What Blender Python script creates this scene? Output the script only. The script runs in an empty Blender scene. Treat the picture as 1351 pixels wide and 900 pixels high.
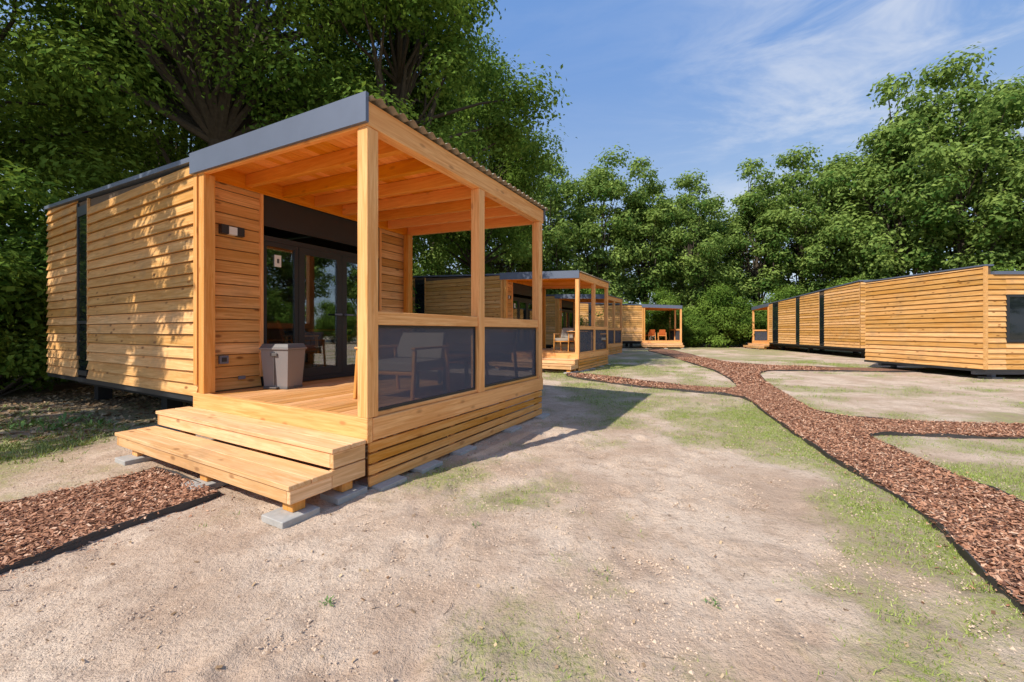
import bpy, math, random
import numpy as np
from mathutils import Vector, geometry
random.seed(5); rng=np.random.default_rng(5)
sc=bpy.context.scene
COL=sc.collection

# ---------------------------------------------------------------- helpers
def newmat(name):
    m=bpy.data.materials.new(name); m.use_nodes=True
    nt=m.node_tree; b=nt.nodes['Principled BSDF']
    return m,nt,b
def N(nt,t,**k):
    n=nt.nodes.new(t)
    for a,v in k.items(): setattr(n,a,v)
    return n
def mixc(nt,fac,a,b,bt='MIX'):
    n=N(nt,'ShaderNodeMix',data_type='RGBA',blend_type=bt)
    for s,v in ((0,fac),(6,a),(7,b)):
        if hasattr(v,'links'): nt.links.new(v,n.inputs[s])
        else: n.inputs[s].default_value=v if s==0 else (*v,1)
    return n.outputs[2]
def mth(nt,op,a,b=0.0,c=0.0,clamp=False):
    n=N(nt,'ShaderNodeMath',operation=op,use_clamp=clamp)
    for s,v in ((0,a),(1,b),(2,c)):
        if hasattr(v,'links'): nt.links.new(v,n.inputs[s])
        else: n.inputs[s].default_value=v
    return n.outputs[0]
def noise(nt,vec,scale,detail=3,rough=.55,dist=0):
    n=N(nt,'ShaderNodeTexNoise'); n.inputs['Scale'].default_value=scale
    n.inputs['Detail'].default_value=detail; n.inputs['Roughness'].default_value=rough
    n.inputs['Distortion'].default_value=dist
    if vec is not None: nt.links.new(vec,n.inputs['Vector'])
    return n.outputs['Fac']
def ramp(nt,fac,lo,hi):
    n=N(nt,'ShaderNodeMapRange',interpolation_type='SMOOTHSTEP')
    nt.links.new(fac,n.inputs[0]); n.inputs[1].default_value=lo; n.inputs[2].default_value=hi
    return n.outputs[0]
def bump(nt,b,h,strength,dist):
    n=N(nt,'ShaderNodeBump'); n.inputs['Strength'].default_value=strength; n.inputs['Distance'].default_value=dist
    nt.links.new(h,n.inputs['Height']); nt.links.new(n.outputs[0],b.inputs['Normal'])

def simple(name,col,rough=.6,metal=0,spec=.5,var=.15,nscale=8):
    m,nt,b=newmat(name)
    tc=N(nt,'ShaderNodeTexCoord').outputs['Object']
    f=noise(nt,tc,nscale,3)
    nt.links.new(mixc(nt,f,[c*(1-var) for c in col],[min(1,c*(1+var)) for c in col]),b.inputs['Base Color'])
    b.inputs['Roughness'].default_value=rough; b.inputs['Metallic'].default_value=metal
    b.inputs['Specular IOR Level'].default_value=spec
    return m

def wood(name,axis,light,dark,knot=.5,rough=.6,weather=0.0,contrast=1.0):
    m,nt,b=newmat(name); L=nt.links
    tc=N(nt,'ShaderNodeTexCoord').outputs['Object']
    geo=N(nt,'ShaderNodeNewGeometry').outputs['Random Per Island']
    off=N(nt,'ShaderNodeCombineXYZ')
    for i in range(3): L.new(mth(nt,'MULTIPLY',geo,37.0+i*21),off.inputs[i])
    add=N(nt,'ShaderNodeVectorMath',operation='ADD'); L.new(tc,add.inputs[0]); L.new(off.outputs[0],add.inputs[1])
    def stretched(al,ac):
        mp=N(nt,'ShaderNodeMapping'); s=[ac]*3; s[axis]=al; mp.inputs['Scale'].default_value=s
        L.new(add.outputs[0],mp.inputs[0]); return mp.outputs[0]
    grain=noise(nt,stretched(1.2,24),1,3,.68,1.2)
    fine=noise(nt,stretched(4,130),1,1,.6)
    broad=noise(nt,stretched(.9,2.5),1,2)
    vo=N(nt,'ShaderNodeTexVoronoi'); vo.inputs['Scale'].default_value=1
    L.new(stretched(2.9,7.0),vo.inputs['Vector'])
    kn=mth(nt,'SUBTRACT',1.0,ramp(nt,vo.outputs['Distance'],.06,.19))
    c=mixc(nt,ramp(nt,grain,.33,.68),dark,light)
    c=mixc(nt,mth(nt,'MULTIPLY',ramp(nt,fine,.5,.75),.3),c,[d*.75 for d in dark])
    c=mixc(nt,mth(nt,'MULTIPLY',ramp(nt,broad,.38,.68),.5),c,[light[0]*.86,light[1]*.73,light[2]*.58])
    c=mixc(nt,mth(nt,'MULTIPLY',kn,knot),c,(dark[0]*.40,dark[1]*.30,dark[2]*.28))
    if weather>0:
        w=noise(nt,tc,1.9,4,.7)
        c=mixc(nt,mth(nt,'MULTIPLY',ramp(nt,w,.48,.72),weather),c,(.34,.225,.125))
    hs=N(nt,'ShaderNodeHueSaturation')
    L.new(mth(nt,'MULTIPLY_ADD',geo,.36,.78),hs.inputs['Value']); L.new(mth(nt,'MULTIPLY_ADD',geo,-.14,1.08),hs.inputs['Saturation'])
    L.new(c,hs.inputs['Color']); L.new(hs.outputs[0],b.inputs['Base Color'])
    b.inputs['Roughness'].default_value=rough; b.inputs['Specular IOR Level'].default_value=.3
    bump(nt,b,grain,.35,.004)
    return m

PL=(.90,.475,.165); PD=(.70,.285,.06)
W=[wood('pine_u',0,PL,PD),wood('pine_v',1,PL,PD),wood('pine_z',2,PL,PD)]
CL_=(.94,.40,.07); CD_=(.83,.28,.035)  # orange bounce glow of ceiling and rafters put into the pine colour
C=[wood('ceiling_pine_bounce_u',0,CL_,CD_,.4),wood('ceiling_pine_bounce_v',1,CL_,CD_,.4)]
SL=(.87,.505,.20); SD=(.60,.295,.085)
S=[wood('siding_u',0,SL,SD,.85,.65,.35),wood('siding_v',1,SL,SD,.85,.65,.35)]
STL=(.87,.55,.29); STD=(.66,.36,.145)
ST=[wood('step_wood_u',0,STL,STD,.7,.65,.3),wood('step_wood_v',1,STL,STD,.7,.65,.3)]
DK=wood('deck_wood',0,(.84,.46,.19),(.58,.26,.08),.5,.6,.25)
M_metal=simple('anthracite_metal',(.14,.165,.225),.45,.2,.5,.12,3)
M_dark=simple('dark_frame',(.024,.026,.030),.45)
M_under=simple('dark_underside',(.02,.02,.02),.8)
M_conc=simple('concrete',(.42,.40,.37),.9,0,.3,.25,25)
M_sheet=simple('corrugated_sheet',(.38,.33,.25),.6,0,.4,.3,6)
M_white=simple('white_plastic',(.75,.75,.73),.4,var=.04)
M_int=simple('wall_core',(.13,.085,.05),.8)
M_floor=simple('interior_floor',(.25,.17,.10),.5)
M_orange=simple('orange_fabric',(.6,.16,.04),.9,0,.2,.25,40)
M_grey=simple('beige_fabric',(.36,.31,.25),.9,0,.2,.2,60)
M_bin=simple('taupe_plastic',(.24,.215,.205),.45,0,.5,.06)
M_binl=simple('bin_lid',(.12,.11,.105),.4,0,.5,.06)

def glassmat(name,tint,minref):
    m,nt,b=newmat(name); nt.nodes.remove(b)
    tr=N(nt,'ShaderNodeBsdfTransparent'); tr.inputs[0].default_value=(*tint,1)
    gl=N(nt,'ShaderNodeBsdfGlossy'); gl.inputs['Roughness'].default_value=.02; gl.inputs[0].default_value=(.9,.95,1,1)
    fr=N(nt,'ShaderNodeFresnel'); fr.inputs[0].default_value=1.5
    mx=N(nt,'ShaderNodeMixShader'); nt.links.new(mth(nt,'ADD',fr.outputs[0],minref,clamp=True),mx.inputs[0])
    nt.links.new(tr.outputs[0],mx.inputs[1]); nt.links.new(gl.outputs[0],mx.inputs[2])
    nt.links.new(mx.outputs[0],nt.nodes['Material Output'].inputs[0]); return m
M_glass=glassmat('window_glass',(.8,.83,.8),.12)
m,nt,b=newmat('dark_window_glass'); b.inputs['Base Color'].default_value=(.012,.016,.02,1); b.inputs['Roughness'].default_value=.04; M_dglass=m
m,nt,b=newmat('screen_mesh'); M_screen=m
tr=N(nt,'ShaderNodeBsdfTransparent'); mx=N(nt,'ShaderNodeMixShader'); mx.inputs[0].default_value=.72
tc=N(nt,'ShaderNodeTexCoord').outputs['Object']; f=noise(nt,tc,3,2)
nt.links.new(mixc(nt,f,(.075,.083,.115),(.11,.12,.15)),b.inputs['Base Color']); b.inputs['Roughness'].default_value=.85
b.inputs['Specular IOR Level'].default_value=.15
nt.links.new(tr.outputs[0],mx.inputs[1]); nt.links.new(b.outputs[0],mx.inputs[2])
nt.links.new(mx.outputs[0],nt.nodes['Material Output'].inputs[0])

def mesh_np(name,verts,faces,mats,midx=None,smooth=False):
    me=bpy.data.meshes.new(name)
    verts=np.asarray(verts,dtype=np.float32); faces=np.asarray(faces,dtype=np.int32)
    n,k=faces.shape
    me.vertices.add(len(verts)); me.vertices.foreach_set('co',verts.ravel())
    me.loops.add(n*k); me.loops.foreach_set('vertex_index',faces.ravel())
    me.polygons.add(n); me.polygons.foreach_set('loop_start',np.arange(0,n*k,k,dtype=np.int32))
    me.polygons.foreach_set('loop_total',np.full(n,k,dtype=np.int32))
    for m in mats: me.materials.append(m)
    if midx is not None: me.polygons.foreach_set('material_index',np.asarray(midx,dtype=np.int32))
    me.polygons.foreach_set('use_smooth',np.full(n,bool(smooth),dtype=bool))
    me.update(calc_edges=True)
    return me
def obj(name,me,parent=None,loc=None):
    o=bpy.data.objects.new(name,me); COL.objects.link(o)
    if parent: o.parent=parent
    if loc: o.location=loc
    return o
def empty(name,loc=(0,0,0),rz=0,scale=(1,1,1)):
    e=bpy.data.objects.new(name,None); COL.objects.link(e); e.location=loc; e.rotation_euler=(0,0,rz); e.scale=scale; e.empty_display_size=.3
    return e
HF=[(0,3,2,1),(4,5,6,7),(0,1,5,4),(1,2,6,5),(2,3,7,6),(3,0,4,7)]
class Parts:
    def __init__(s): s.v=[];s.f=[];s.m=[];s.mats=[]
    def hexa(s,p,mat):
        if mat not in s.mats: s.mats.append(mat)
        i=len(s.v); s.v+=p; s.f+=[tuple(i+a for a in f) for f in HF]; s.m+=[s.mats.index(mat)]*6
    def box(s,x0,x1,y0,y1,z0,z1,mat,sl=0.0):
        if sl: q=lambda y:sl*y
        else: q=lambda y:0
        s.hexa([(x0,y0,z0+q(y0)),(x1,y0,z0+q(y0)),(x1,y1,z0+q(y1)),(x0,y1,z0+q(y1)),
                (x0,y0,z1+q(y0)),(x1,y0,z1+q(y0)),(x1,y1,z1+q(y1)),(x0,y1,z1+q(y1))],mat)
    def lap(s,p0,p1,nrm,z0,ztop,mat,h=.146):
        z=z0
        while z<max(ztop(p0),ztop(p1))-.02:
            a0=min(z+h-.004,ztop(p0)); a1=min(z+h-.004,ztop(p1))
            b=random.uniform(-.002,.002)
            lo=.040+b; hi=.010+b
            if a0>z+.015 and a1>z+.015:
                P=lambda p,o,zz:(p[0]+nrm[0]*o,p[1]+nrm[1]*o,zz)
                s.hexa([P(p0,lo,z+.006),P(p1,lo,z+.006),P(p1,0,z+.006),P(p0,0,z+.006),
                        P(p0,hi,a0),P(p1,hi,a1),P(p1,0,a1),P(p0,0,a0)],mat)
            z+=h
    def make(s,name): return mesh_np(name,s.v,s.f,s.mats,s.m)

SLP=.046
def roofz(v): return 3.20+SLP*v
def cabin_meshes(L,wins,tag):
    out={}; Wd=3.36; V0=2.83
    zt=lambda p:roofz(p[1])-.0
    P=Parts()
    segs=[];a=V0
    for w0,w1 in wins: segs.append((a,w0)); a=w1
    segs.append((a,L))
    for a,b in segs: P.lap((-.02,a),(-.02,b),(-1,0),.56,zt,S[1])
    P.lap((Wd+.02,V0),(Wd+.02,L),(1,0),.56,zt,S[1])
    P.lap((.0,L+.0),(Wd,L),(0,1),.56,zt,S[0])
    P.lap((.02,V0),(.67,V0),(0,-1),.60,zt,S[0]); P.lap((2.71,V0),(Wd-.02,V0),(0,-1),.60,zt,S[0])
    out['lap_siding']=P.make(tag+'_siding')
    P=Parts()
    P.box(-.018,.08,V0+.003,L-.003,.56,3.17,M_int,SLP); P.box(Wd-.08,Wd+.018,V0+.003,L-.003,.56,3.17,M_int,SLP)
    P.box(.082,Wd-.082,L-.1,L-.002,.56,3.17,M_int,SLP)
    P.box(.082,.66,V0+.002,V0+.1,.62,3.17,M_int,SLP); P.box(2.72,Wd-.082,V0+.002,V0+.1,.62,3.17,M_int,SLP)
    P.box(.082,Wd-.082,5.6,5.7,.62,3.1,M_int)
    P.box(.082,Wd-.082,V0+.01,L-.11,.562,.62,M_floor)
    out['inner_walls']=P.make(tag+'_inner')
    P=Parts()
    for a,b in wins: P.box(-.050,-.02,a-.02,a+.012,.56,3.18,S[1],SLP)
    P.box(-.066,.018,V0-.042,V0+.04,.57,3.16,W[2],SLP)
    P.box(.655,.69,V0-.05,V0-.0,.6,3.18,W[2],SLP); P.box(2.70,2.735,V0-.05,V0,.6,3.18,W[2],SLP)
    out['corner_trim']=P.make(tag+'_trim')
    P=Parts()
    P.box(-.075,Wd+.075,V0+.06,L+.06,3.205,3.262,M_metal,SLP)
    out['flat_roof']=P.make(tag+'_roof')
    P=Parts()
    P.box(-.035,Wd+.035,V0-.0,L+.03,.49,.557,M_dark)
    P.box(.3,.42,V0,L-.2,.34,.488,M_under); P.box(Wd-.42,Wd-.3,V0,L-.2,.34,.488,M_under)
    for v in (3.6,L*.5+.8,L-.6):
        for u in (.55,Wd-.36):
            P.box(u-.1,u+.1,v-.1,v+.1,.03,.338,M_under)
    out['chassis']=P.make(tag+'_chassis')
    P=Parts()
    for a,b in wins:
        a+=.014
        P.box(-.04,.0,a,a+.05,.6,3.15,M_dark,SLP); P.box(-.04,.0,b-.05,b,.6,3.15,M_dark,SLP)
        P.box(-.04,.0,a+.051,b-.051,.6,.68,M_dark); P.box(-.04,.0,a+.051,b-.051,3.24,3.40,M_dark)
        P.box(-.04,.0,a+.051,b-.051,1.45,1.50,M_dark)
        P.box(-.028,-.021,a+.051,b-.051,.68,1.45,M_dglass); P.box(-.028,-.021,a+.051,b-.051,1.5,3.24,M_dglass)
    if wins: out['tall_window']=P.make(tag+'_sidewin')
    P=Parts(); y0=V0-.02; y1=V0+.06
    P.box(.692,2.698,V0-.012,V0+.05,2.62,3.17,M_dark,SLP)
    P.box(.692,2.698,y0-.01,y1,2.55,2.618,M_dark)
    P.box(.692,2.698,y0-.01,y1,.60,.66,M_dark)
    def leaf(u0,u1,fw,yy):
        P.box(u0,u0+fw,yy,yy+.055,.662,2.548,M_dark); P.box(u1-fw,u1,yy,yy+.055,.662,2.548,M_dark)
        P.box(u0+fw,u1-fw,yy,yy+.055,.662,.662+fw+.03,M_dark); P.box(u0+fw,u1-fw,yy,yy+.055,2.548-fw,2.548,M_dark)
        P.box(u0+fw,u1-fw,yy+.02,yy+.03,.662+fw+.03,2.548-fw,M_glass)
    leaf(.695,1.20,.055,y0); leaf(1.204,1.93,.09,y0-.006); leaf(1.934,2.695,.09,y0-.006)
    for u in (1.86,1.98):
        P.box(u,u+.025,y0-.06,y0-.008,1.58,1.61,M_metal); P.box(u-.1 if u<1.9 else u,u+.025 if u<1.9 else u+.12,y0-.075,y0-.058,1.58,1.605,M_metal)
    P.box(.86,.95,y0+.005,y0+.018,2.22,2.38,M_white)
    P.box(.892,.903,y0+.002,y0+.0045,2.27,2.33,M_dark);P.box(.907,.92,y0+.002,y0+.0045,2.27,2.33,M_dark)
    out['glass_doors']=P.make(tag+'_doors')
    P=Parts()
    P.box(.16,.24,V0-.12,V0-.043,2.52,2.63,M_dark); P.box(.242,.34,V0-.11,V0-.043,2.525,2.62,M_white); P.box(.342,.42,V0-.12,V0-.043,2.52,2.63,M_dark)
    P.box(.16,.26,V0-.07,V0-.043,.93,1.03,M_metal); P.box(.185,.235,V0-.08,V0-.071,.955,1.005,M_dark)
    P.box(.38,.46,V0-.06,V0-.043,.72,.76,M_metal)
    out['wall_lamp']=P.make(tag+'_lamp')
    P=Parts()
    v=.004
    while v<V0-.06:
        P.box(.0,Wd-.03,v,min(v+.134,V0-.05),.562+random.uniform(-.001,.001),.590,DK); v+=.1455
    out['deck_boards']=P.make(tag+'_deck')
    P=Parts()
    P.box(-.062,-.003,-.062,V0+.06,.40,.605,W[1])
    P.box(-.0,Wd+.04,-.065,-.003,.412,.598,W[0])
    P.box(Wd-.028,Wd+.03,.0,V0,.40,.59,W[1])
    for z0,z1 in ((.315,.395),(.22,.298),(.125,.203),(.03,.108)):
        P.box(-.03,Wd+.02,-.055+random.uniform(-.003,.003),-.028,z0,z1,W[0])
    for u in (.02,1.1,2.2,3.25):
        P.box(u,u+.07,-.026,.03,.05,.41,W[2])
    for u in (.6,1.2,1.8,2.4,3.0): P.box(u,u+.05,.0,V0,.42,.56,W[1])
    out['deck_frame']=P.make(tag+'_dframe')
    P=Parts()
    for u,v in ((0,0),(1.66,0),(3.32,0),(0,2.70),(3.32,2.71)):
        P.box(u-.06,u+.06,v-.06,v+.06,.606 if u==0 else .6,3.03+(SLP*v),W[2])
    out['posts']=P.make(tag+'_posts')
    P=Parts()
    P.box(-.065,Wd+.05,-.066,.045,3.032,3.235,W[0])
    P.box(-.062,-.01,.047,V0-.05,3.03,3.22,C[1],SLP)
    P.box(Wd-.01,Wd+.05,.047,V0-.05,3.03,3.22,C[1],SLP)
    for k in range(1,7): 
        u=k*.48; P.box(u-.035,u+.035,.047,V0-.09,3.05,3.20,C[1],SLP)
    P.box(-.0,Wd-.02,V0-.088,V0-.052,3.02+.128,3.335,C[0])
    v=.05
    while v<V0-.05:
        P.box(-.008,Wd-.012,v,min(v+.116,V0-.045),3.203,3.222,C[0],SLP); v+=.121
    out['porch_roof_frame']=P.make(tag+'_prf')
    P=Parts()
    P.box(-.098,-.066,-.085,V0+.06,3.05,3.292,M_metal,SLP*.95)
    P.box(Wd+.054,Wd+.08,-.085,V0+.06,3.08,3.292,M_metal,SLP)
    out['metal_fascia']=P.make(tag+'_fascia')
    nu=340; us=np.linspace(-.064,Wd+.12,nu); vs=np.array([-.125,V0+.05])
    V=[];F=[]
    for v in vs:
        for u in us: V.append((u,v,3.268+SLP*v+.017*math.sin(u*2*math.pi/.13)))
    F=[(i,i+1,nu+i+1,nu+i) for i in range(nu-1)]
    out['corrugated_roof']=mesh_np(tag+'_corr',V,F,[M_sheet])
    P=Parts()
    for a,b in ((.062,1.598),(1.722,3.258)):
        P.box(a,b,-.045,.045,1.385,1.50,W[0])
        P.box(a,b,-.03,.03,.6,.635,W[0])
    out['railing']=P.make(tag+'_rail')
    P=Parts()
    for a,b in ((.07,1.59),(1.73,3.25)):
        P.box(a+.02,b-.02,-.002,.002,.66,1.36,M_screen)
        P.box(a,b,-.012,.012,1.36,1.384,M_dark);P.box(a,b,-.012,.012,.637,.66,M_dark)
        P.box(a,a+.02,-.012,.012,.66,1.36,M_dark);P.box(b-.02,b,-.012,.012,.66,1.36,M_dark)
    out['mesh_screen']=P.make(tag+'_screen')
    P=Parts(); a,b=-.045,2.96
    def step(u0,u1,z,hh):
        P.box(u0-.01,u0+.16,a-.01,b+.01,z-.035,z,ST[1]); P.box(u0+.165,u1,a-.01,b+.01,z-.035,z,ST[1])
        P.box(u0+.005,u0+.045,a+.04,b-.04,z-hh,z-.037,ST[1])
        P.box(u0+.005,u1,a,a+.038,z-hh,z-.037,ST[0]); P.box(u0+.005,u1,b-.038,b,z-hh,z-.037,ST[0])
    step(-.375,-.065,.435,.155); step(-.715,-.380,.268,.135)
    P.box(-.378,-.065,a,a+.038,.135,.27,ST[0])
    for v in (a+.05,1.2,b-.35):
        P.box(-.66,-.56,v,v+.12,.05,.131,W[2]); P.box(-.25,-.15,v,v+.12,.05,.278,W[2])
    out['wooden_steps']=P.make(tag+'_steps')
    P=Parts()
    for v in (a,1.15,b-.4):
        P.box(-.78,-.5,v-.03,v+.22,.0,.049,M_conc); P.box(-.34,-.06,v-.02,v+.2,-.005,.047,M_conc)
    for u in (.0,.5,1.1,2.2,3.15): P.box(u,u+.3,-.16,.16,-.01,.029,M_conc)
    out['concrete_pavers']=P.make(tag+'_pav')
    return out
BEV={'posts','railing','deck_frame','wooden_steps','porch_roof_frame','concrete_pavers','deck_boards'}
def place_cabin(meshes,loc,rz,scale=(1,1,1)):
    e=empty('wooden_cabin',loc,rz,scale)
    for k,me in meshes.items():
        o=obj(k,me,e)
        if k in BEV:
            md=o.modifiers.new('bev','BEVEL'); md.width=.004; md.segments=1; md.limit_method='ANGLE'
    return e
ANG=math.atan2(.8738,.4864)
D1=Vector((.4864,.8738)); D2=Vector((-.8738,.4864))
CM=cabin_meshes(8.5,[(6.42,6.95)],'cab')
MAIN=(-1.219,3.40,0)
place_cabin(CM,MAIN,ANG)
place_cabin(CM,(2.13,13.05,0),ANG)
place_cabin(CM,(4.98,21.4,0),ANG)
place_cabin(CM,(12.9,30.7,0),math.radians(82))
CL=cabin_meshes(12.6,[(3.4,4.3),(6.6,7.1),(9.2,9.7)],'cabl')
place_cabin(CL,(19.1,31.8,-.05),math.radians(-10.4),(1,-1,1))

def right_cabin():
    e=empty('wooden_cabin',(12.95,11.0,-.22)); P=Parts()
    top=lambda p:3.33
    P.lap((0,0),(0,3.7),(-1,0),.5,top,S[1]); P.lap((.03,0),(.55,0),(0,-1),.5,lambda p:3.10,S[0])
    P.lap((1.5,0),(7,0),(0,-1),.5,lambda p:3.10,S[0]); P.lap((.55,0),(1.5,0),(0,-1),.5,lambda p:1.25,S[0]); P.lap((.55,0),(1.5,0),(0,-1),2.55,lambda p:3.10,S[0])
    P.lap((.02,3.7),(7,3.7),(0,1),.5,lambda p:3.10,S[0]); P.lap((7,0),(7,3.7),(1,0),.5,lambda p:3.10,S[1])
    obj('lap_siding',P.make('rc_siding'),e)
    P=Parts(); P.box(.002,6.998,.002,3.698,.5,3.098,M_int); P.box(.0021,.16,.0025,3.695,3.099,3.32,M_int)
    obj('inner_walls',P.make('rc_in'),e)
    P=Parts(); P.box(-.05,.2,-.04,3.75,3.335,3.375,M_metal); P.box(.201,7.05,-.055,3.755,3.10,3.19,M_metal)
    obj('flat_roof',P.make('rc_roof'),e)
    P=Parts(); P.box(-.03,7.04,-.035,3.74,.43,.497,M_dark)
    P.box(.1,6.9,.3,.42,.33,.428,M_metal);P.box(.1,6.9,3.2,3.32,.33,.428,M_metal)
    for x in (.6,3.5,6.3):
        for y in (.36,3.26): P.box(x-.06,x+.06,y-.06,y+.06,.26,.33,M_metal); P.box(x-.18,x+.18,y-.18,y+.18,.2,.259,M_conc)
    obj('chassis',P.make('rc_ch'),e)
    P=Parts()
    P.box(.55,.62,-.05,0,1.25,2.55,M_dark);P.box(1.43,1.5,-.05,0,1.25,2.55,M_dark);P.box(.621,1.429,-.05,0,1.25,1.32,M_dark);P.box(.621,1.429,-.05,0,2.48,2.55,M_dark)
    P.box(.621,1.429,-.03,-.02,1.32,2.48,M_dglass)
    obj('window',P.make('rc_win'),e)
    P=Parts(); P.box(-.05,.028,-.05,.0-.0,.5,3.32,S[1]); obj('corner_trim',P.make('rc_tr'),e)
right_cabin()

# ---------------------------------------------------------------- furniture
def local(u,v): return (MAIN[0]+D1.x*u+D2.x*v, MAIN[1]+D1.y*u+D2.y*v)
def chair(name,loc,rz,fabric,low=False):
    P=Parts(); s=.42 if not low else .34; w=.28 if not low else .36; d=.26 if not low else .34
    hb=.86 if not low else .72
    for x in (-w,w):
        P.hexa([(x-.02,-d-.05,0),(x+.02,-d-.05,0),(x+.02,-d-.01,0),(x-.02,-d-.01,0),(x-.02,-d,s+.2),(x+.02,-d,s+.2),(x+.02,-d+.04,s+.2),(x-.02,-d+.04,s+.2)],W[2])
        P.hexa([(x-.02,d+.06,0),(x+.02,d+.06,0),(x+.02,d+.1,0),(x-.02,d+.1,0),(x-.02,d,s+.2),(x+.02,d,s+.2),(x+.02,d+.04,s+.2),(x-.02,d+.04,s+.2)],W[2])
        P.box(x-.03,x+.03,-d-.02,d+.06,s+.2,s+.225,W[1])
    P.box(-w+.02,w-.02,-d,-d+.03,s-.07,s-.03,W[0]); P.box(-w+.02,w-.02,d-.02,d+.01,s-.07,s-.03,W[0])
    P.box(-w+.025,w-.025,-d+.0,d,s-.03,s+.07,fabric)
    P.hexa([(-w+.03,d-.06,s+.075),(w-.03,d-.06,s+.075),(w-.03,d+.03,s+.075),(-w+.03,d+.03,s+.075),(-w+.06,d+.08,hb),(w-.06,d+.08,hb),(w-.06,d+.14,hb),(-w+.06,d+.14,hb)],fabric)
    o=obj(name,P.make(name),None,loc); o.rotation_euler=(0,0,rz)
    md=o.modifiers.new('b','BEVEL'); md.width=.015; md.segments=2
    return o
def table(loc,rz,h=.74,w=.5,d=.4):
    P=Parts(); P.box(-w,w,-d,d,h-.03,h,W[0])
    for x in (-w+.05,w-.09):
        for y in (-d+.05,d-.09): P.box(x,x+.04,y,y+.04,0,h-.03,M_dark)
    P.box(-w+.06,w-.06,-d+.06,d-.06,h-.07,h-.031,M_dark)
    o=obj('patio_table',P.make('table'),None,loc); o.rotation_euler=(0,0,rz)
DZ=.592
x,y=local(1.05,.62); chair('lounge_chair',(x,y,DZ),ANG+math.radians(-80),M_grey,True)
x,y=local(2.6,.6); chair('lounge_chair',(x,y,DZ),ANG+math.radians(-110),M_grey,True)
x,y=local(1.85,.7); table((x,y,DZ),ANG,.42,.3,.3)
x,y=local(2.1,3.75); table((x,y,.622),ANG+math.pi/2,.74,.5,.38)
x,y=local(1.45,3.4); chair('dining_chair',(x,y,.622),ANG+math.radians(95),M_orange)
x,y=local(2.6,3.5); chair('dining_chair',(x,y,.622),ANG+math.radians(-90),M_orange)
chair('patio_chair',(3.3,15.6,DZ),ANG+1.2,M_grey); table((2.6,15.0,DZ),ANG)
chair('patio_chair',(1.9,14.6,DZ),ANG-1.6,M_grey)
chair('patio_chair',(11.9,31.9,DZ),2.9,M_orange); chair('patio_chair',(11.0,32.0,DZ),3.3,M_orange)
def tub(P,x,y,z0,z1,a0,b0,a1,b1,mat):
    P.hexa([(x-a0,y-b0,z0),(x+a0,y-b0,z0),(x+a0,y+b0,z0),(x-a0,y+b0,z0),(x-a1,y-b1,z1),(x+a1,y-b1,z1),(x+a1,y+b1,z1),(x-a1,y+b1,z1)],mat)
P=Parts()
tub(P,0,0,.03,.50,.175,.13,.205,.155,M_bin); tub(P,0,0,0,.03,.18,.14,.178,.135,M_binl)
tub(P,0,0,.502,.525,.217,.17,.217,.17,M_bin); tub(P,0,0,.526,.575,.212,.165,.19,.14,M_binl)
P.box(-.06,.06,-.19,-.10,.012,.03,M_binl); P.box(-.05,.05,-.172,-.158,.42,.46,M_binl); P.box(-.004,.004,-.162,-.14,.05,.48,M_binl)
x,y=local(.76,2.45); o=obj('pedal_bin',P.make('bin'),None,(x,y,DZ)); o.rotation_euler=(0,0,math.radians(-12))
md=o.modifiers.new('b','BEVEL'); md.width=.012; md.segments=2

# ---------------------------------------------------------------- ground
def vnoise(x,y,seed=0):
    xi=np.floor(x).astype(np.int64); yi=np.floor(y).astype(np.int64); fx=x-xi; fy=y-yi
    fx=fx*fx*(3-2*fx); fy=fy*fy*(3-2*fy)
    def h(a,b):
        n=(a*374761393+b*668265263+seed*1442695041)&0x7fffffff
        n=((n^(n>>13))*1274126177)&0x7fffffff
        return ((n^(n>>16))&0xffff)/65535.
    return (h(xi,yi)*(1-fx)+h(xi+1,yi)*fx)*(1-fy)+(h(xi,yi+1)*(1-fx)+h(xi+1,yi+1)*fx)*fy
def fbm(x,y,o=4,seed=0):
    s=0;a=.5
    for i in range(o): s=s+a*vnoise(x*2**i,y*2**i,seed+i); a*=.5
    return s/(1-.5**o)
def sst(a,b,x): t=np.clip((x-a)/(b-a),0,1); return t*t*(3-2*t)
def gz(x,y): return (fbm(x*1.3,y*1.3,3,3)-.5)*.026+(fbm(x*4.5,y*4.5,4,9)-.5)*.034
def grass_mask(x,y):
    n=fbm(x*.55+3,y*.55,4,21); n2=fbm(x*1.9,y*1.9,4,33)
    near=sst(.8,2.6,x-.14*y)*(1-sst(5,9,y))*.55
    mid=sst(5.5,9.5,y)*sst(0.3,1.8,x)*.56
    strip=np.exp(-((x-(2.9+.12*y))/.7)**2)*sst(2.0,3,y)*.3*(1-sst(6,8,y))
    right=sst(5.0,6.0,x)*(sst(4,7,y))*(-.32)
    left=sst(-4.3,-5.5,x)*.55
    far=sst(12,20,y)*.35
    centre=-.13*(1-sst(1.0,2.6,x-.1*y))*(1-sst(6,9,y))*sst(-4.2,-3,x)
    g=near+mid+strip+right+left+far+centre+(n-.5)*1.9+(n2-.5)*1.6-.10
    bare=np.exp(-(((x-8.2)/2.4)**2+((y-9.5)/1.9)**2))*.3
    return np.clip(g-bare,0,1)
n=660; t=np.linspace(-1,1,n)
ax=2*np.sinh(6*t); X,Y=np.meshgrid(ax,ax+2.0)
R=np.hypot(X,Y); Z=gz(X,Y)
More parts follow.
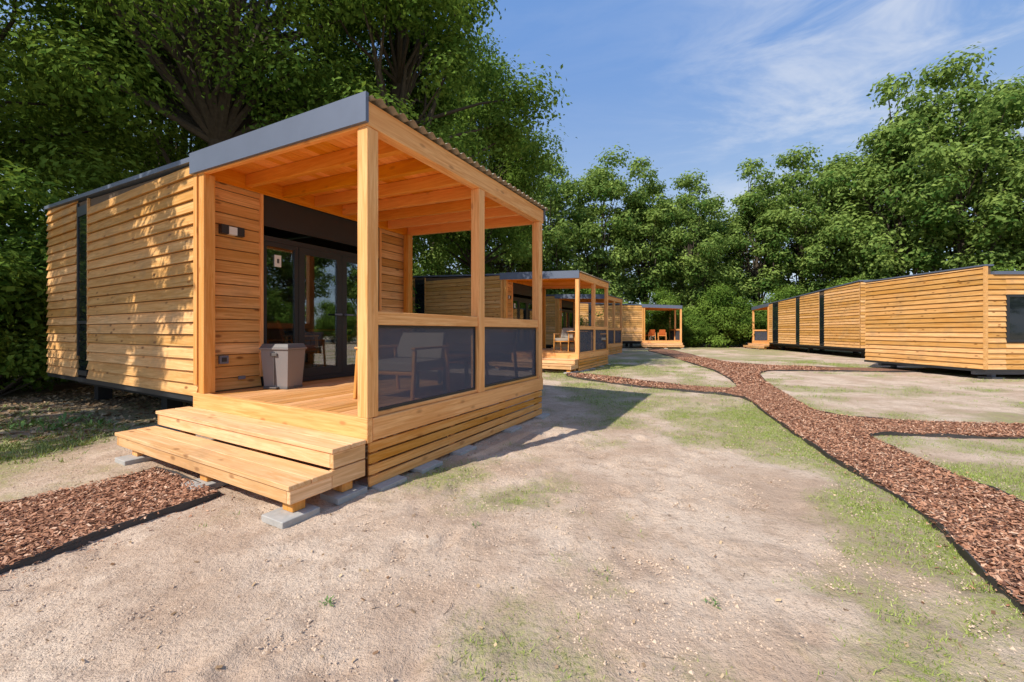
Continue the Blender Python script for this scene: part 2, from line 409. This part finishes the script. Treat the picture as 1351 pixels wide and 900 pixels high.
for i in range(300):
    fx_,fy_=random.uniform(-3.6,3.2),random.uniform(1.0,6.5); a=random.uniform(0,6.28); ca,sa=math.cos(a),math.sin(a)
    j0,j1=np.searchsorted(ax,fx_-.3),np.searchsorted(ax,fx_+.3); i0,i1=np.searchsorted(ax+2,fy_-.3),np.searchsorted(ax+2,fy_+.3)
    dx=X[i0:i1,j0:j1]-fx_; dy=Y[i0:i1,j0:j1]-fy_; u=dx*ca+dy*sa; v=-dx*sa+dy*ca
    d=np.sqrt((u/.14)**2+(v/.055)**2)
    Z[i0:i1,j0:j1]+=-.012*np.exp(-d**3)+.007*np.exp(-((d-1.45)/.35)**2)
Z=Z*np.clip(1-(R-30)/60,0,1)
V=np.stack([X.ravel(),Y.ravel(),Z.ravel()],1); idx=np.arange(n*n).reshape(n,n)
F=np.stack([idx[:-1,:-1],idx[:-1,1:],idx[1:,1:],idx[1:,:-1]],-1).reshape(-1,4)
m,nt,b=newmat('sandy_soil'); L=nt.links
tc=N(nt,'ShaderNodeTexCoord').outputs['Object']
at=N(nt,'ShaderNodeAttribute',attribute_name='grass').outputs['Fac']
ad=N(nt,'ShaderNodeAttribute',attribute_name='litter_soil').outputs['Fac']
n1=noise(nt,tc,1.1,3,.6); n2=noise(nt,tc,5.5,4,.70); n3=noise(nt,tc,34,4,.78); n4=noise(nt,tc,130,2,.7)
c=mixc(nt,ramp(nt,n1,.35,.65),(.57,.41,.295),(.75,.585,.445))
c=mixc(nt,mth(nt,'MULTIPLY',ramp(nt,n2,.47,.64),.5),c,(.47,.325,.225))
c=mixc(nt,mth(nt,'MULTIPLY',ramp(nt,n3,.53,.65),.5),c,(.34,.235,.165))
c=mixc(nt,mth(nt,'MULTIPLY',ramp(nt,n4,.60,.66),.65),c,(.15,.105,.075))
gr=mixc(nt,ramp(nt,n3,.35,.65),(.15,.20,.035),(.36,.40,.095))
soil=mixc(nt,ramp(nt,n2,.35,.65),(.28,.22,.13),(.50,.40,.25))
c=mixc(nt,mth(nt,'MULTIPLY',ramp(nt,at,.02,.6),.68),c,soil)
gf=mth(nt,'MULTIPLY',at,mth(nt,'MULTIPLY_ADD',ramp(nt,n3,.40,.60),.9,.15))
gf=mth(nt,'MULTIPLY',gf,mth(nt,'MULTIPLY_ADD',ramp(nt,n2,.38,.58),1.0,.12),clamp=True)
c=mixc(nt,gf,c,gr)
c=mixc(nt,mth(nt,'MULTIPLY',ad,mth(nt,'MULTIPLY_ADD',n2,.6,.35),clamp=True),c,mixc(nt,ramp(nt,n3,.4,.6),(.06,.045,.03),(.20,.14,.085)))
L.new(c,b.inputs['Base Color']); b.inputs['Roughness'].default_value=.95; b.inputs['Specular IOR Level'].default_value=.1
bn=noise(nt,tc,20,5,.80)
bump(nt,b,bn,.9,.032)
M_sand=m
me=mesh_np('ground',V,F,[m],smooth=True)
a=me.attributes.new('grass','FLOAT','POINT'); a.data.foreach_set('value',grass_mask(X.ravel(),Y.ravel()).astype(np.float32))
xx,yy=X.ravel(),Y.ravel()
sh=sst(-5.5,-7.5,xx+ .25*(yy-5)+(fbm(xx,yy,3,4)-.5)*2)*sst(4.6,6.2,yy+(fbm(xx*.8,yy*.8,3,8)-.5)*2) + sst(31,36,yy)+sst(-16,-20,xx)  # darker soil with leaf litter under the left and far trees
a=me.attributes.new('litter_soil','FLOAT','POINT'); a.data.foreach_set('value',np.clip(sh,0,1).astype(np.float32))
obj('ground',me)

# ---------------------------------------------------------------- mulch paths
def chaikin(pts,it=2):
    for _ in range(it):
        q=[]
        for i in range(len(pts)):
            a=Vector(pts[i]); b2=Vector(pts[(i+1)%len(pts)]); q+=[a*.75+b2*.25,a*.25+b2*.75]
        pts=q
    return [Vector(p) for p in pts]
main_path=[(1.8,-2),(2.0,.5),(2.2,1.4),(2.40,1.88),(2.53,2.15),(2.78,2.56),(3.02,3.05),(3.17,3.69),(3.37,4.41),(3.78,5.64),(4.35,7.19),(4.62,8.0),
 (4.25,8.49),(3.37,9.16),(2.41,10.2),(1.72,11.4),(1.55,12.3),(2.22,12.4),(2.90,11.4),(3.70,10.07),(4.46,9.28),(5.17,9.04),(6.06,11.2),(6.86,13.8),(7.46,17.2),(8.6,22.7),(9.3,28.6),
 (11.4,29.4),(10.5,24.3),(9.4,19.6),(8.97,16.0),(10.6,14.8),(13.7,14.1),(13.4,13.0),(12.2,12.9),(10.7,13.3),(8.7,13.5),(7.7,12.6),(6.55,10.4),(5.36,7.58),(4.9,6.5),(5.1,6.0),(6.0,5.73),(7.13,5.6),(11,5.3),
 (11,4.7),(6.24,4.9),(5.27,5.04),(4.58,5.12),(4.38,4.9),(4.18,4.22),(3.96,3.47),(3.86,3.0),(3.75,2.3),(3.6,1.5),(3.4,.5),(3.2,-2)]
left_path=[(-3.36,3.79),(-2.35,3.23),(-2.8,2.2),(-4.9,-1.6),(-5.9,-1.0),(-3.82,3.0)]
m,nt,b=newmat('bark_mulch'); L=nt.links
tc=N(nt,'ShaderNodeTexCoord').outputs['Object']
vo=N(nt,'ShaderNodeTexVoronoi'); vo.inputs['Scale'].default_value=38; L.new(tc,vo.inputs['Vector'])
sx=N(nt,'ShaderNodeSeparateColor'); L.new(vo.outputs['Color'],sx.inputs[0])
c=mixc(nt,sx.outputs[0],(.18,.08,.045),(.50,.25,.145))
c=mixc(nt,ramp(nt,noise(nt,tc,25,2),.5,.7),c,(.11,.05,.03))
L.new(c,b.inputs['Base Color']); b.inputs['Roughness'].default_value=.9; bump(nt,b,vo.outputs['Distance'],1,.03); M_mulch=m
m,nt,b=newmat('bark_chips'); L=nt.links
r=N(nt,'ShaderNodeNewGeometry').outputs['Random Per Island']
cr=N(nt,'ShaderNodeValToRGB'); L.new(r,cr.inputs[0]); e=cr.color_ramp.elements
e[0].color=(.13,.055,.032,1); e[1].color=(.74,.50,.34,1); k=e.new(.3); k.color=(.36,.16,.085,1); k=e.new(.8); k.color=(.56,.28,.16,1)
L.new(cr.outputs[0],b.inputs['Base Color']); b.inputs['Roughness'].default_value=.85; M_chip=m
M_edge=simple('plastic_edging',(.05,.045,.042),.7,var=.5,nscale=14)
def inside(px,py,poly):
    c=np.zeros(len(px),bool); j=len(poly)-1
    for i in range(len(poly)):
        xi,yi=poly[i][0],poly[i][1]; xj,yj=poly[j][0],poly[j][1]
        c^=((yi>py)!=(yj>py))&(px<(xj-xi)*(py-yi)/((yj-yi)+1e-12)+xi); j=i
    return c
def quads(name,cx,cy,cz,ln,wd,tilt,mat):
    k=len(cx); a=rng.uniform(0,2*np.pi,k); ta=rng.normal(0,tilt,k); tb=rng.normal(0,tilt,k)
    d=np.stack([np.cos(a)*np.cos(ta),np.sin(a)*np.cos(ta),np.sin(ta)],1)
    s=np.stack([-np.sin(a)*np.cos(tb),np.cos(a)*np.cos(tb),np.sin(tb)],1)
    C=np.stack([cx,cy,cz],1); l=ln[:,None]*.5; w=wd[:,None]*.5
    V=np.stack([C-d*l-s*w*.6,C+d*l*.9-s*w,C+d*l+s*w*.7,C-d*l*.8+s*w],1).reshape(-1,3)
    return mesh_np(name,V,np.arange(4*k).reshape(-1,4),[mat])
paths=[]
def path(poly,it,chips):
    e=empty('mulch_path'); pts=chaikin(poly,it) if it else [Vector(p) for p in poly]
    if not it:
        q=[]
        for i in range(len(pts)):
            a=pts[i];b2=pts[(i+1)%len(pts)]; k=max(1,int((b2-a).length/.3))
            q+=[a.lerp(b2,j/k)+Vector((random.uniform(-.008,.008),random.uniform(-.008,.008))) for j in range(k)]
        pts=q
    paths.append(pts)
    tri=geometry.tessellate_polygon([[Vector((p.x,p.y,0)) for p in pts]])
    V=[(p.x,p.y,.028) for p in pts]; obj('mulch_bed',mesh_np('mulch',V,[tuple(t) for t in tri],[M_mulch]),e)
    V=[];F=[];k=len(pts)
    for i in range(k):
        a=pts[i-1];b2=pts[i];c2=pts[(i+1)%k]; t=(c2-a).normalized(); nn=Vector((-t.y,t.x))*.004
        z=.044+.012*math.sin(i*1.7)+.010*math.sin(i*.43+1); lean=Vector((-t.y,t.x))*.010*math.sin(i*.9)
        for q,z in ((b2-nn,-.03),(b2-nn+lean,z),(b2+nn+lean,z),(b2+nn,-.03)): V.append((q.x,q.y,z))
    for i in range(k):
        j=(i+1)%k
        for s in range(3): F.append((4*i+s,4*j+s,4*j+s+1,4*i+s+1))
    obj('path_edging',mesh_np('edging',V,F,[M_edge]),e)
    for (x0,x1,y0,y1,num,sz) in chips:
        px=rng.uniform(x0,x1,num); py=rng.uniform(y0,y1,num); ok=inside(px,py,pts); px=px[ok];py=py[ok];k=len(px)
        obj('bark_chips',quads('chips',px,py,.034+rng.uniform(0,.022,k),rng.uniform(.014,.045,k)*sz,rng.uniform(.006,.017,k)*sz,.33,M_chip),e)
    k=1800; i=rng.integers(0,len(pts),k); px=np.array([pts[j].x for j in i])+rng.normal(0,.10,k); py=np.array([pts[j].y for j in i])+rng.normal(0,.10,k)
    obj('stray_chips',quads('stray',px,py,gz(px,py)+.008,rng.uniform(.01,.03,k),rng.uniform(.005,.012,k),.3,M_chip),e)
path(main_path,2,[(2,6.5,.5,9.5,230000,1),(1.5,11,9.5,20,90000,2.0),(6.5,11,4.6,6,20000,1.2)])
path(left_path,0,[(-6,-2.2,-.5,3.9,75000,1)])

m,nt,b=newmat('grass_blade'); r=N(nt,'ShaderNodeNewGeometry').outputs['Random Per Island']
nt.links.new(mixc(nt,r,(.14,.21,.03),(.40,.45,.11)),b.inputs['Base Color']); b.inputs['Roughness'].default_value=.6
def blades(num,x0,x1,y0,y1,hs,clump):
    px=rng.uniform(x0,x1,num); py=rng.uniform(y0,y1,num)
    keep=rng.uniform(0,1,num)<grass_mask(px,py)**1.6; px=px[keep];py=py[keep]
    px=np.repeat(px,clump)+rng.normal(0,.02,len(px)*clump); py=np.repeat(py,clump)+rng.normal(0,.02,len(py)*clump)
    ok=np.ones(len(px),bool)
    for pp in paths: ok&=~inside(px,py,pp)
    lu=(px-MAIN[0])*D1.x+(py-MAIN[1])*D1.y; lv=(px-MAIN[0])*D2.x+(py-MAIN[1])*D2.y
    ok&=~((lu>-.1)&(lu<3.4)&(lv>-.1)&(lv<8.5))
    return px[ok],py[ok],hs
Vs=[];
for px,py,hs in (blades(120000,-2.5,6.5,1.2,7,.020,3),blades(70000,-1,14,7,18,.040,2),blades(9000,-9,-3.4,4,7.5,.05,5)):
    k=len(px); a=rng.uniform(0,2*np.pi,k); h=rng.uniform(.4,1.3,k)*hs; w=.003*(hs/.02)**.7
    lean=rng.normal(0,.6,(k,2))*h[:,None]; z=gz(px,py)
    A=np.stack([px-np.cos(a)*w,py-np.sin(a)*w,z-.004],1);B=np.stack([px+np.cos(a)*w,py+np.sin(a)*w,z-.004],1)
    Cc=np.stack([px+lean[:,0],py+lean[:,1],z+h],1); Vs.append(np.stack([A,B,Cc],1).reshape(-1,3))
V=np.concatenate(Vs); obj('grass',mesh_np('grass',V,np.arange(len(V)).reshape(-1,3),[m]))
M_weed=simple('weed_leaf',(.13,.24,.05),.6,var=.4)
V=[];F=[]
for (x,y,s) in [(.98,1.96,.025),(-.25,2.75,.025),(-.9,1.95,.025),(-6.1,5.4,.15),(-6.4,5.8,.14),(-5.8,5.6,.12),(-6.7,5.5,.12)]:
    for k in range(26):
        a=random.uniform(0,6.28); l=s*random.uniform(.5,1.3); w=l*.13; up=random.uniform(.1,1.0)*l; i=len(V)
        ca,sa=math.cos(a),math.sin(a); ox,oy=random.gauss(0,s*.6),random.gauss(0,s*.6)
        V+=[(x+ox,y+oy,0),(x+ox+ca*l*.5-sa*w,y+oy+sa*l*.5+ca*w,up*.8),(x+ox+ca*l,y+oy+sa*l,up),(x+ox+ca*l*.5+sa*w,y+oy+sa*l*.5-ca*w,up*.8)]; F.append((i,i+1,i+2,i+3))
obj('weeds',mesh_np('weeds',V,F,[M_weed]))
k=2200; px=rng.uniform(-9,5,k); py=1.0+rng.uniform(0,1,k)**1.5*9
m,nt,b=newmat('dry_leaf'); r=N(nt,'ShaderNodeNewGeometry').outputs['Random Per Island']
nt.links.new(mixc(nt,r,(.20,.10,.045),(.66,.48,.28)),b.inputs['Base Color'])
obj('dry_leaves',quads('leaves',px,py,gz(px,py)+.007,rng.uniform(.008,.03,k),rng.uniform(.005,.018,k),.35,m))
k=6000; px=rng.uniform(-10,-5.2,k); py=rng.uniform(4.8,11,k)
obj('leaf_litter',quads('litter',px,py,gz(px,py)+.012,rng.uniform(.03,.08,k),rng.uniform(.02,.05,k),.35,m))
base=np.array([(1,0,0),(0,1,0),(-1,0,0),(0,-1,0),(0,0,.8),(0,0,-.6)]); fo=np.array([(0,1,4),(1,2,4),(2,3,4),(3,0,4),(1,0,5),(2,1,5),(3,2,5),(0,3,5)])
def grit(name,k,rmin,rmax,mat):
    px=rng.uniform(-5,4.5,k); py=1.0+rng.uniform(0,1,k)**1.5*7
    cl=fbm(px*2.2,py*2.2,3,77)>.47; px=px[cl];py=py[cl];k=len(px)
    r_=rng.uniform(rmin,rmax,k)*np.where(rng.uniform(0,1,k)>.97,1.7,1)
    V=(base[None]*(r_[:,None,None]*rng.uniform(.55,1.35,(k,6,1)))+np.stack([px,py,gz(px,py)+.001],1)[:,None]).reshape(-1,3)
    F=(fo[None]+6*np.arange(k)[:,None,None]).reshape(-1,3)
    obj(name,mesh_np(name,V,F,[mat]))
grit('pebbles',9000,.002,.007,simple('pebble',(.42,.33,.25),.9,var=.5,nscale=30))
grit('sand_clods',52000,.002,.008,simple('sand_clod',(.64,.485,.355),.95,0,.1,.18,12))
V=[];F=[]
for i in range(45):
    x=random.uniform(-4,3.5); y=1.2+random.random()**1.5*5; a=random.uniform(0,6.28); l=random.uniform(.03,.09); j=len(V); w=.0014
    dx,dy=math.cos(a),math.sin(a); bx=random.uniform(-.02,.02)
    z=float(gz(np.array([x]),np.array([y]))[0])+.005
    pts=[(x,y),(x+dx*l*.5-dy*bx,y+dy*l*.5+dx*bx),(x+dx*l,y+dy*l)]
    for (qx,qy) in pts: V+=[(qx-dy*w,qy+dx*w,z),(qx+dy*w,qy-dx*w,z),(qx,qy,z+.003)]
    for s in (0,3): 
        for e0,e1 in ((0,2),(2,1),(1,0)): F.append((j+s+e0,j+s+e1,j+s+3+e1,j+s+3+e0))
obj('twigs',mesh_np('twigs',V,F,[simple('twig',(.24,.17,.12),.9)]))

# ---------------------------------------------------------------- trees
def leafmat(name,d,l,tr):
    m,nt,b=newmat(name); L=nt.links; nt.nodes.remove(b)
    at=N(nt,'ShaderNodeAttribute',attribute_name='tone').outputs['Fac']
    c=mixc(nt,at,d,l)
    df=N(nt,'ShaderNodeBsdfDiffuse')
    tl=N(nt,'ShaderNodeBsdfTranslucent'); mx=N(nt,'ShaderNodeMixShader'); mx.inputs[0].default_value=.30
    L.new(c,df.inputs['Color']); L.new(mixc(nt,.5,c,tr),tl.inputs[0])
    L.new(df.outputs[0],mx.inputs[1]); L.new(tl.outputs[0],mx.inputs[2])
    L.new(mx.outputs[0],nt.nodes['Material Output'].inputs[0])
    return m
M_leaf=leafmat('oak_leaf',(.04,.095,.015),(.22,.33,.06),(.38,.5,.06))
M_leaf2=leafmat('far_leaf',(.055,.12,.026),(.33,.43,.11),(.42,.55,.09))
M_bark=simple('tree_bark',(.085,.068,.05),.95,0,.2,.5,9)
def tube(pts,rad,V,F,seg=8):
    pts=[np.array(p,float) for p in pts]; base=len(V)
    for i,p in enumerate(pts):
        t=pts[min(i+1,len(pts)-1)]-pts[max(i-1,0)]; t/=np.linalg.norm(t)+1e-9
        a=np.cross(t,[.3,.9,.2]); a/=np.linalg.norm(a); c=np.cross(t,a)
        for s in range(seg):
            th=2*math.pi*s/seg; V.append(tuple(p+rad[i]*(a*math.cos(th)+c*math.sin(th))))
    for i in range(len(pts)-1):
        for s in range(seg):
            F.append((base+i*seg+s,base+i*seg+(s+1)%seg,base+(i+1)*seg+(s+1)%seg,base+(i+1)*seg+s))
def tree_mesh(seed,h,zlow,R,nb,lpb,ls,mat,trunk=.28,br=(.16,.30),shape=1.0,limbs=34):
    g=np.random.default_rng(seed); V=[];F=[]
    c=np.array([0,0,(h+zlow)/2]); half=(h-zlow)/2
    B=[]
    while len(B)<nb:
        d=g.normal(size=3); d/=np.linalg.norm(d); r=g.uniform(.3,1)**.5
        lump=1+.18*math.sin(d[0]*5+seed)+.14*math.sin(d[1]*7+d[2]*4+seed*2)
        wz=(1-.28*max(0,d[2])*shape)
        B.append((c+d*np.array([R*wz,R*wz,half])*r*lump*.88, g.uniform(*br)*R))
    tz=zlow+ (h-zlow)*.72
    if trunk>0:
        n_=9; tp=[(math.sin(i*.9+seed)*.12*i*.3,math.cos(i*1.1+seed)*.12*i*.3,-.1+(tz+.1)*i/(n_-1)) for i in range(n_)]
        tube(tp,[trunk*(1.35 if i==0 else 1)*(1-.8*i/(n_-1)) for i in range(n_)],V,F,10)
        for bc,brr in B[::max(1,nb//limbs)]:
            k=g.uniform(.25,.75); z0=min(bc[2]-.8,zlow*.7+(tz-zlow*.7)*k); z0=max(z0,zlow*.55)
            i0=min(n_-1,max(0,(z0+.1)/(tz+.1)*(n_-1))); i=int(i0); p0=np.array(tp[i])
            mid=p0*.5+bc*.5+np.array([g.normal(0,.3),g.normal(0,.3),.5*g.uniform(0,1)])
            r0=trunk*.46*(1-.6*i/(n_-1)); tube([p0,p0*.6+mid*.4,mid,mid*.4+bc*.6,bc],[r0,r0*.8,r0*.55,r0*.35,r0*.12],V,F,6)
    nw=len(F)
    Vl=[];T=[]
    for bc,brr in B:
        k=int(lpb*(brr/(R*.23))**2); d=g.normal(size=(k,3)); d/=np.linalg.norm(d,axis=1)[:,None]
        rr=brr*(g.uniform(0,1,k)**.33)*(1+.2*g.normal(size=k))
        p=bc+d*rr[:,None]*np.array([1.15,1.15,.72])
        nn=d*.8+g.normal(size=(k,3))*.36+np.array([0,0,.5]); nn/=np.linalg.norm(nn,axis=1)[:,None]
        a=np.cross(nn,g.normal(size=(k,3))); a/=np.linalg.norm(a,axis=1)[:,None]; bb=np.cross(nn,a)
        s=ls*g.uniform(.55,1.3,k)[:,None]
        Q=np.stack([p-a*s*.6,p-bb*s*.33+nn*s*.08,p+a*s*.6,p+bb*s*.33+nn*s*.08],1)
        Vl.append(Q.reshape(-1,3)); bt=g.normal(0,.18)
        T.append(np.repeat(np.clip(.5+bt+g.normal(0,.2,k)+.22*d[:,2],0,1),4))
    Vl=np.concatenate(Vl); T=np.concatenate(T); nv=len(V)
    allV=np.concatenate([np.array(V).reshape(-1,3),Vl]) if nv else Vl
    Fl=np.arange(len(Vl)).reshape(-1,4)+nv
    allF=np.concatenate([np.array(F,dtype=np.int64).reshape(-1,4),Fl]) if nw else Fl
    mi=np.concatenate([np.zeros(nw,int),np.ones(len(Fl),int)])
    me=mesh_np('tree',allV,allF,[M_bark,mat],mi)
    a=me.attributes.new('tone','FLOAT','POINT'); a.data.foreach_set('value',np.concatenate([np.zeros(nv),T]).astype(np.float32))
    return me
def put(name,me,x,y,rz=0,s=1,sz=None,parent=None):
    o=obj(name,me,parent,(x,y,-.05)); o.rotation_euler=(0,0,rz); o.scale=(s,s,sz or s); return o
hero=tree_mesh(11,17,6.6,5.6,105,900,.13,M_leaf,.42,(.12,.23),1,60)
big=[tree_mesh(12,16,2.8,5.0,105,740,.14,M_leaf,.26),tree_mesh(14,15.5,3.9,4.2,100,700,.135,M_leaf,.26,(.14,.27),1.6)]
put('oak_tree',hero,-9.0,12.2,.3,1.0)
put('oak_tree',big[1],-3.7,13.0,1.9,1.05,1.03)
put('oak_tree',big[0],-14.6,10.6,3.3,1.0)
put('oak_tree',big[0],-7.4,19.5,2.3,1.0)
put('oak_tree',big[0],-15.5,18.5,4.4,1.1)
put('oak_tree',big[1],-2.0,21.8,.8,1.05)
# young trees standing left of the porch: dappled shade on cabin wall and ground
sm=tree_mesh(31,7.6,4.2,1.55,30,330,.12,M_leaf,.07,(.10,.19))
put('young_tree',sm,-7.3,3.25,0,1)
put('young_tree',sm,-8.7,4.0,1.2,1.1)
put('young_tree',sm,-12.6,2.4,2,1.5)
put('young_tree',sm,-10.5,1.5,1,1.2)
put('young_tree',sm,-11.0,3.0,4,1.2)
shr=[tree_mesh(41,3.0,.0,1.6,40,280,.10,M_leaf,.05,(.25,.42)),tree_mesh(42,4.2,.0,2.0,50,280,.12,M_leaf,.06,(.25,.4))]
for i,(x,y,s) in enumerate([(-10.6,8.0,1.0),(-11.6,9.2,1.2),(-12.6,7.6,1.0),(-8.4,12.4,1.1),(-6.0,13.4,1.1),(-6.6,16.0,1.3),(-13.6,9,1.3),(-8,15.5,1.4),(-11,12.5,1.5)]):
    put('shrub',shr[i%2],x,y,i*1.3,s)
far=[tree_mesh(51+i,18,1.2,4.6,125,240,.28,M_leaf2,.26,(.13,.26)) for i in range(3)]
tl=empty('background_trees')
row=[(8.4,38,1.05),(12.8,38.5,1.0),(17,38,.93),(20.4,41,.80),(23.2,38,.98),(27,37.5,1.05),(30.8,36.5,1.08),(31.9,33,1.24),(34,30.5,1.27),(38,30,1.25),(42.5,29,1.22),(3.4,36,.98),(-1,33,.95),(-6,31,1),
 (20,48,.9),(47,24,1.2),(44,16,1.1),(42,8,1.1),(41,1,1.1),(38,-7,1.1)]
for i,(x,y,s) in enumerate(row): put('tree_%d'%i,far[i%3],x,y,i*2.1,min(s,1.12),s,tl)
hb=empty('hedge')
for i,(x,y,s) in enumerate([(15.5,33.5,.9),(17,34,1.2),(18.5,35,1.1),(14,36,1.2),(20.5,35.5,1.3),(23,35,1.2),(25.5,34,1.2),(28,32,1.3),(29,29,1.3),(31,27,1.3),(33,25,1.3),(7,34,1.2),(3,31,1.3),(34,22,1.3),(36,12,1.5),(36,5,1.5),(35,-1,1.5)]):
    put('shrub_%d'%i,shr[i%2],x,y,i*1.7,s,s*1.05,hb)

# ---------------------------------------------------------------- world, sun, camera
SD_=Vector((.74*.707,.67*.707,-.707)).normalized()
sun=bpy.data.lights.new('sun','SUN'); sun.energy=5.0; sun.angle=math.radians(.5); sun.color=(1,.94,.84)
so=bpy.data.objects.new('sun',sun); COL.objects.link(so); so.rotation_euler=SD_.to_track_quat('-Z','Y').to_euler(); so.location=(-20,-18,30)
w=bpy.data.worlds.new('World'); sc.world=w; w.use_nodes=True; nt=w.node_tree; L=nt.links
bg=nt.nodes['Background']; sky=N(nt,'ShaderNodeTexSky',sky_type='NISHITA'); sky.sun_disc=False
sky.sun_elevation=math.radians(45); sky.sun_rotation=math.radians(228); sky.air_density=1.0; sky.dust_density=1.0; sky.ozone_density=1.5
tc=N(nt,'ShaderNodeTexCoord').outputs['Generated']
sp=N(nt,'ShaderNodeSeparateXYZ'); L.new(tc,sp.inputs[0])
haze=mixc(nt,ramp(nt,sp.outputs[2],.10,.62),(3.9,5.0,6.4),(1.45,2.95,6.3))
base_=mixc(nt,.70,sky.outputs[0],haze)
mp=N(nt,'ShaderNodeMapping'); mp.inputs['Scale'].default_value=(1.2,2.6,5.5); mp.inputs['Rotation'].default_value=(.3,.5,.4); L.new(tc,mp.inputs[0])
f=ramp(nt,noise(nt,mp.outputs[0],1.5,6,.64,.7),.42,.72)
side=ramp(nt,sp.outputs[0],.20,.70)
L.new(mixc(nt,mth(nt,'MULTIPLY',f,mth(nt,'MULTIPLY_ADD',side,.72,.07)),base_,(6.0,6.25,6.7)),bg.inputs[0]); bg.inputs[1].default_value=.135
cam=bpy.data.cameras.new('cam'); cam.lens=36*530/1351; cam.sensor_width=36; cam.shift_y=-13/1351; cam.clip_end=1500; cam.clip_start=.05
co=bpy.data.objects.new('camera',cam); COL.objects.link(co); co.location=(0,0,1.33); co.rotation_euler=(math.pi/2,0,0); sc.camera=co
sc.view_settings.view_transform='Standard'; sc.view_settings.look='None'; sc.view_settings.exposure=0
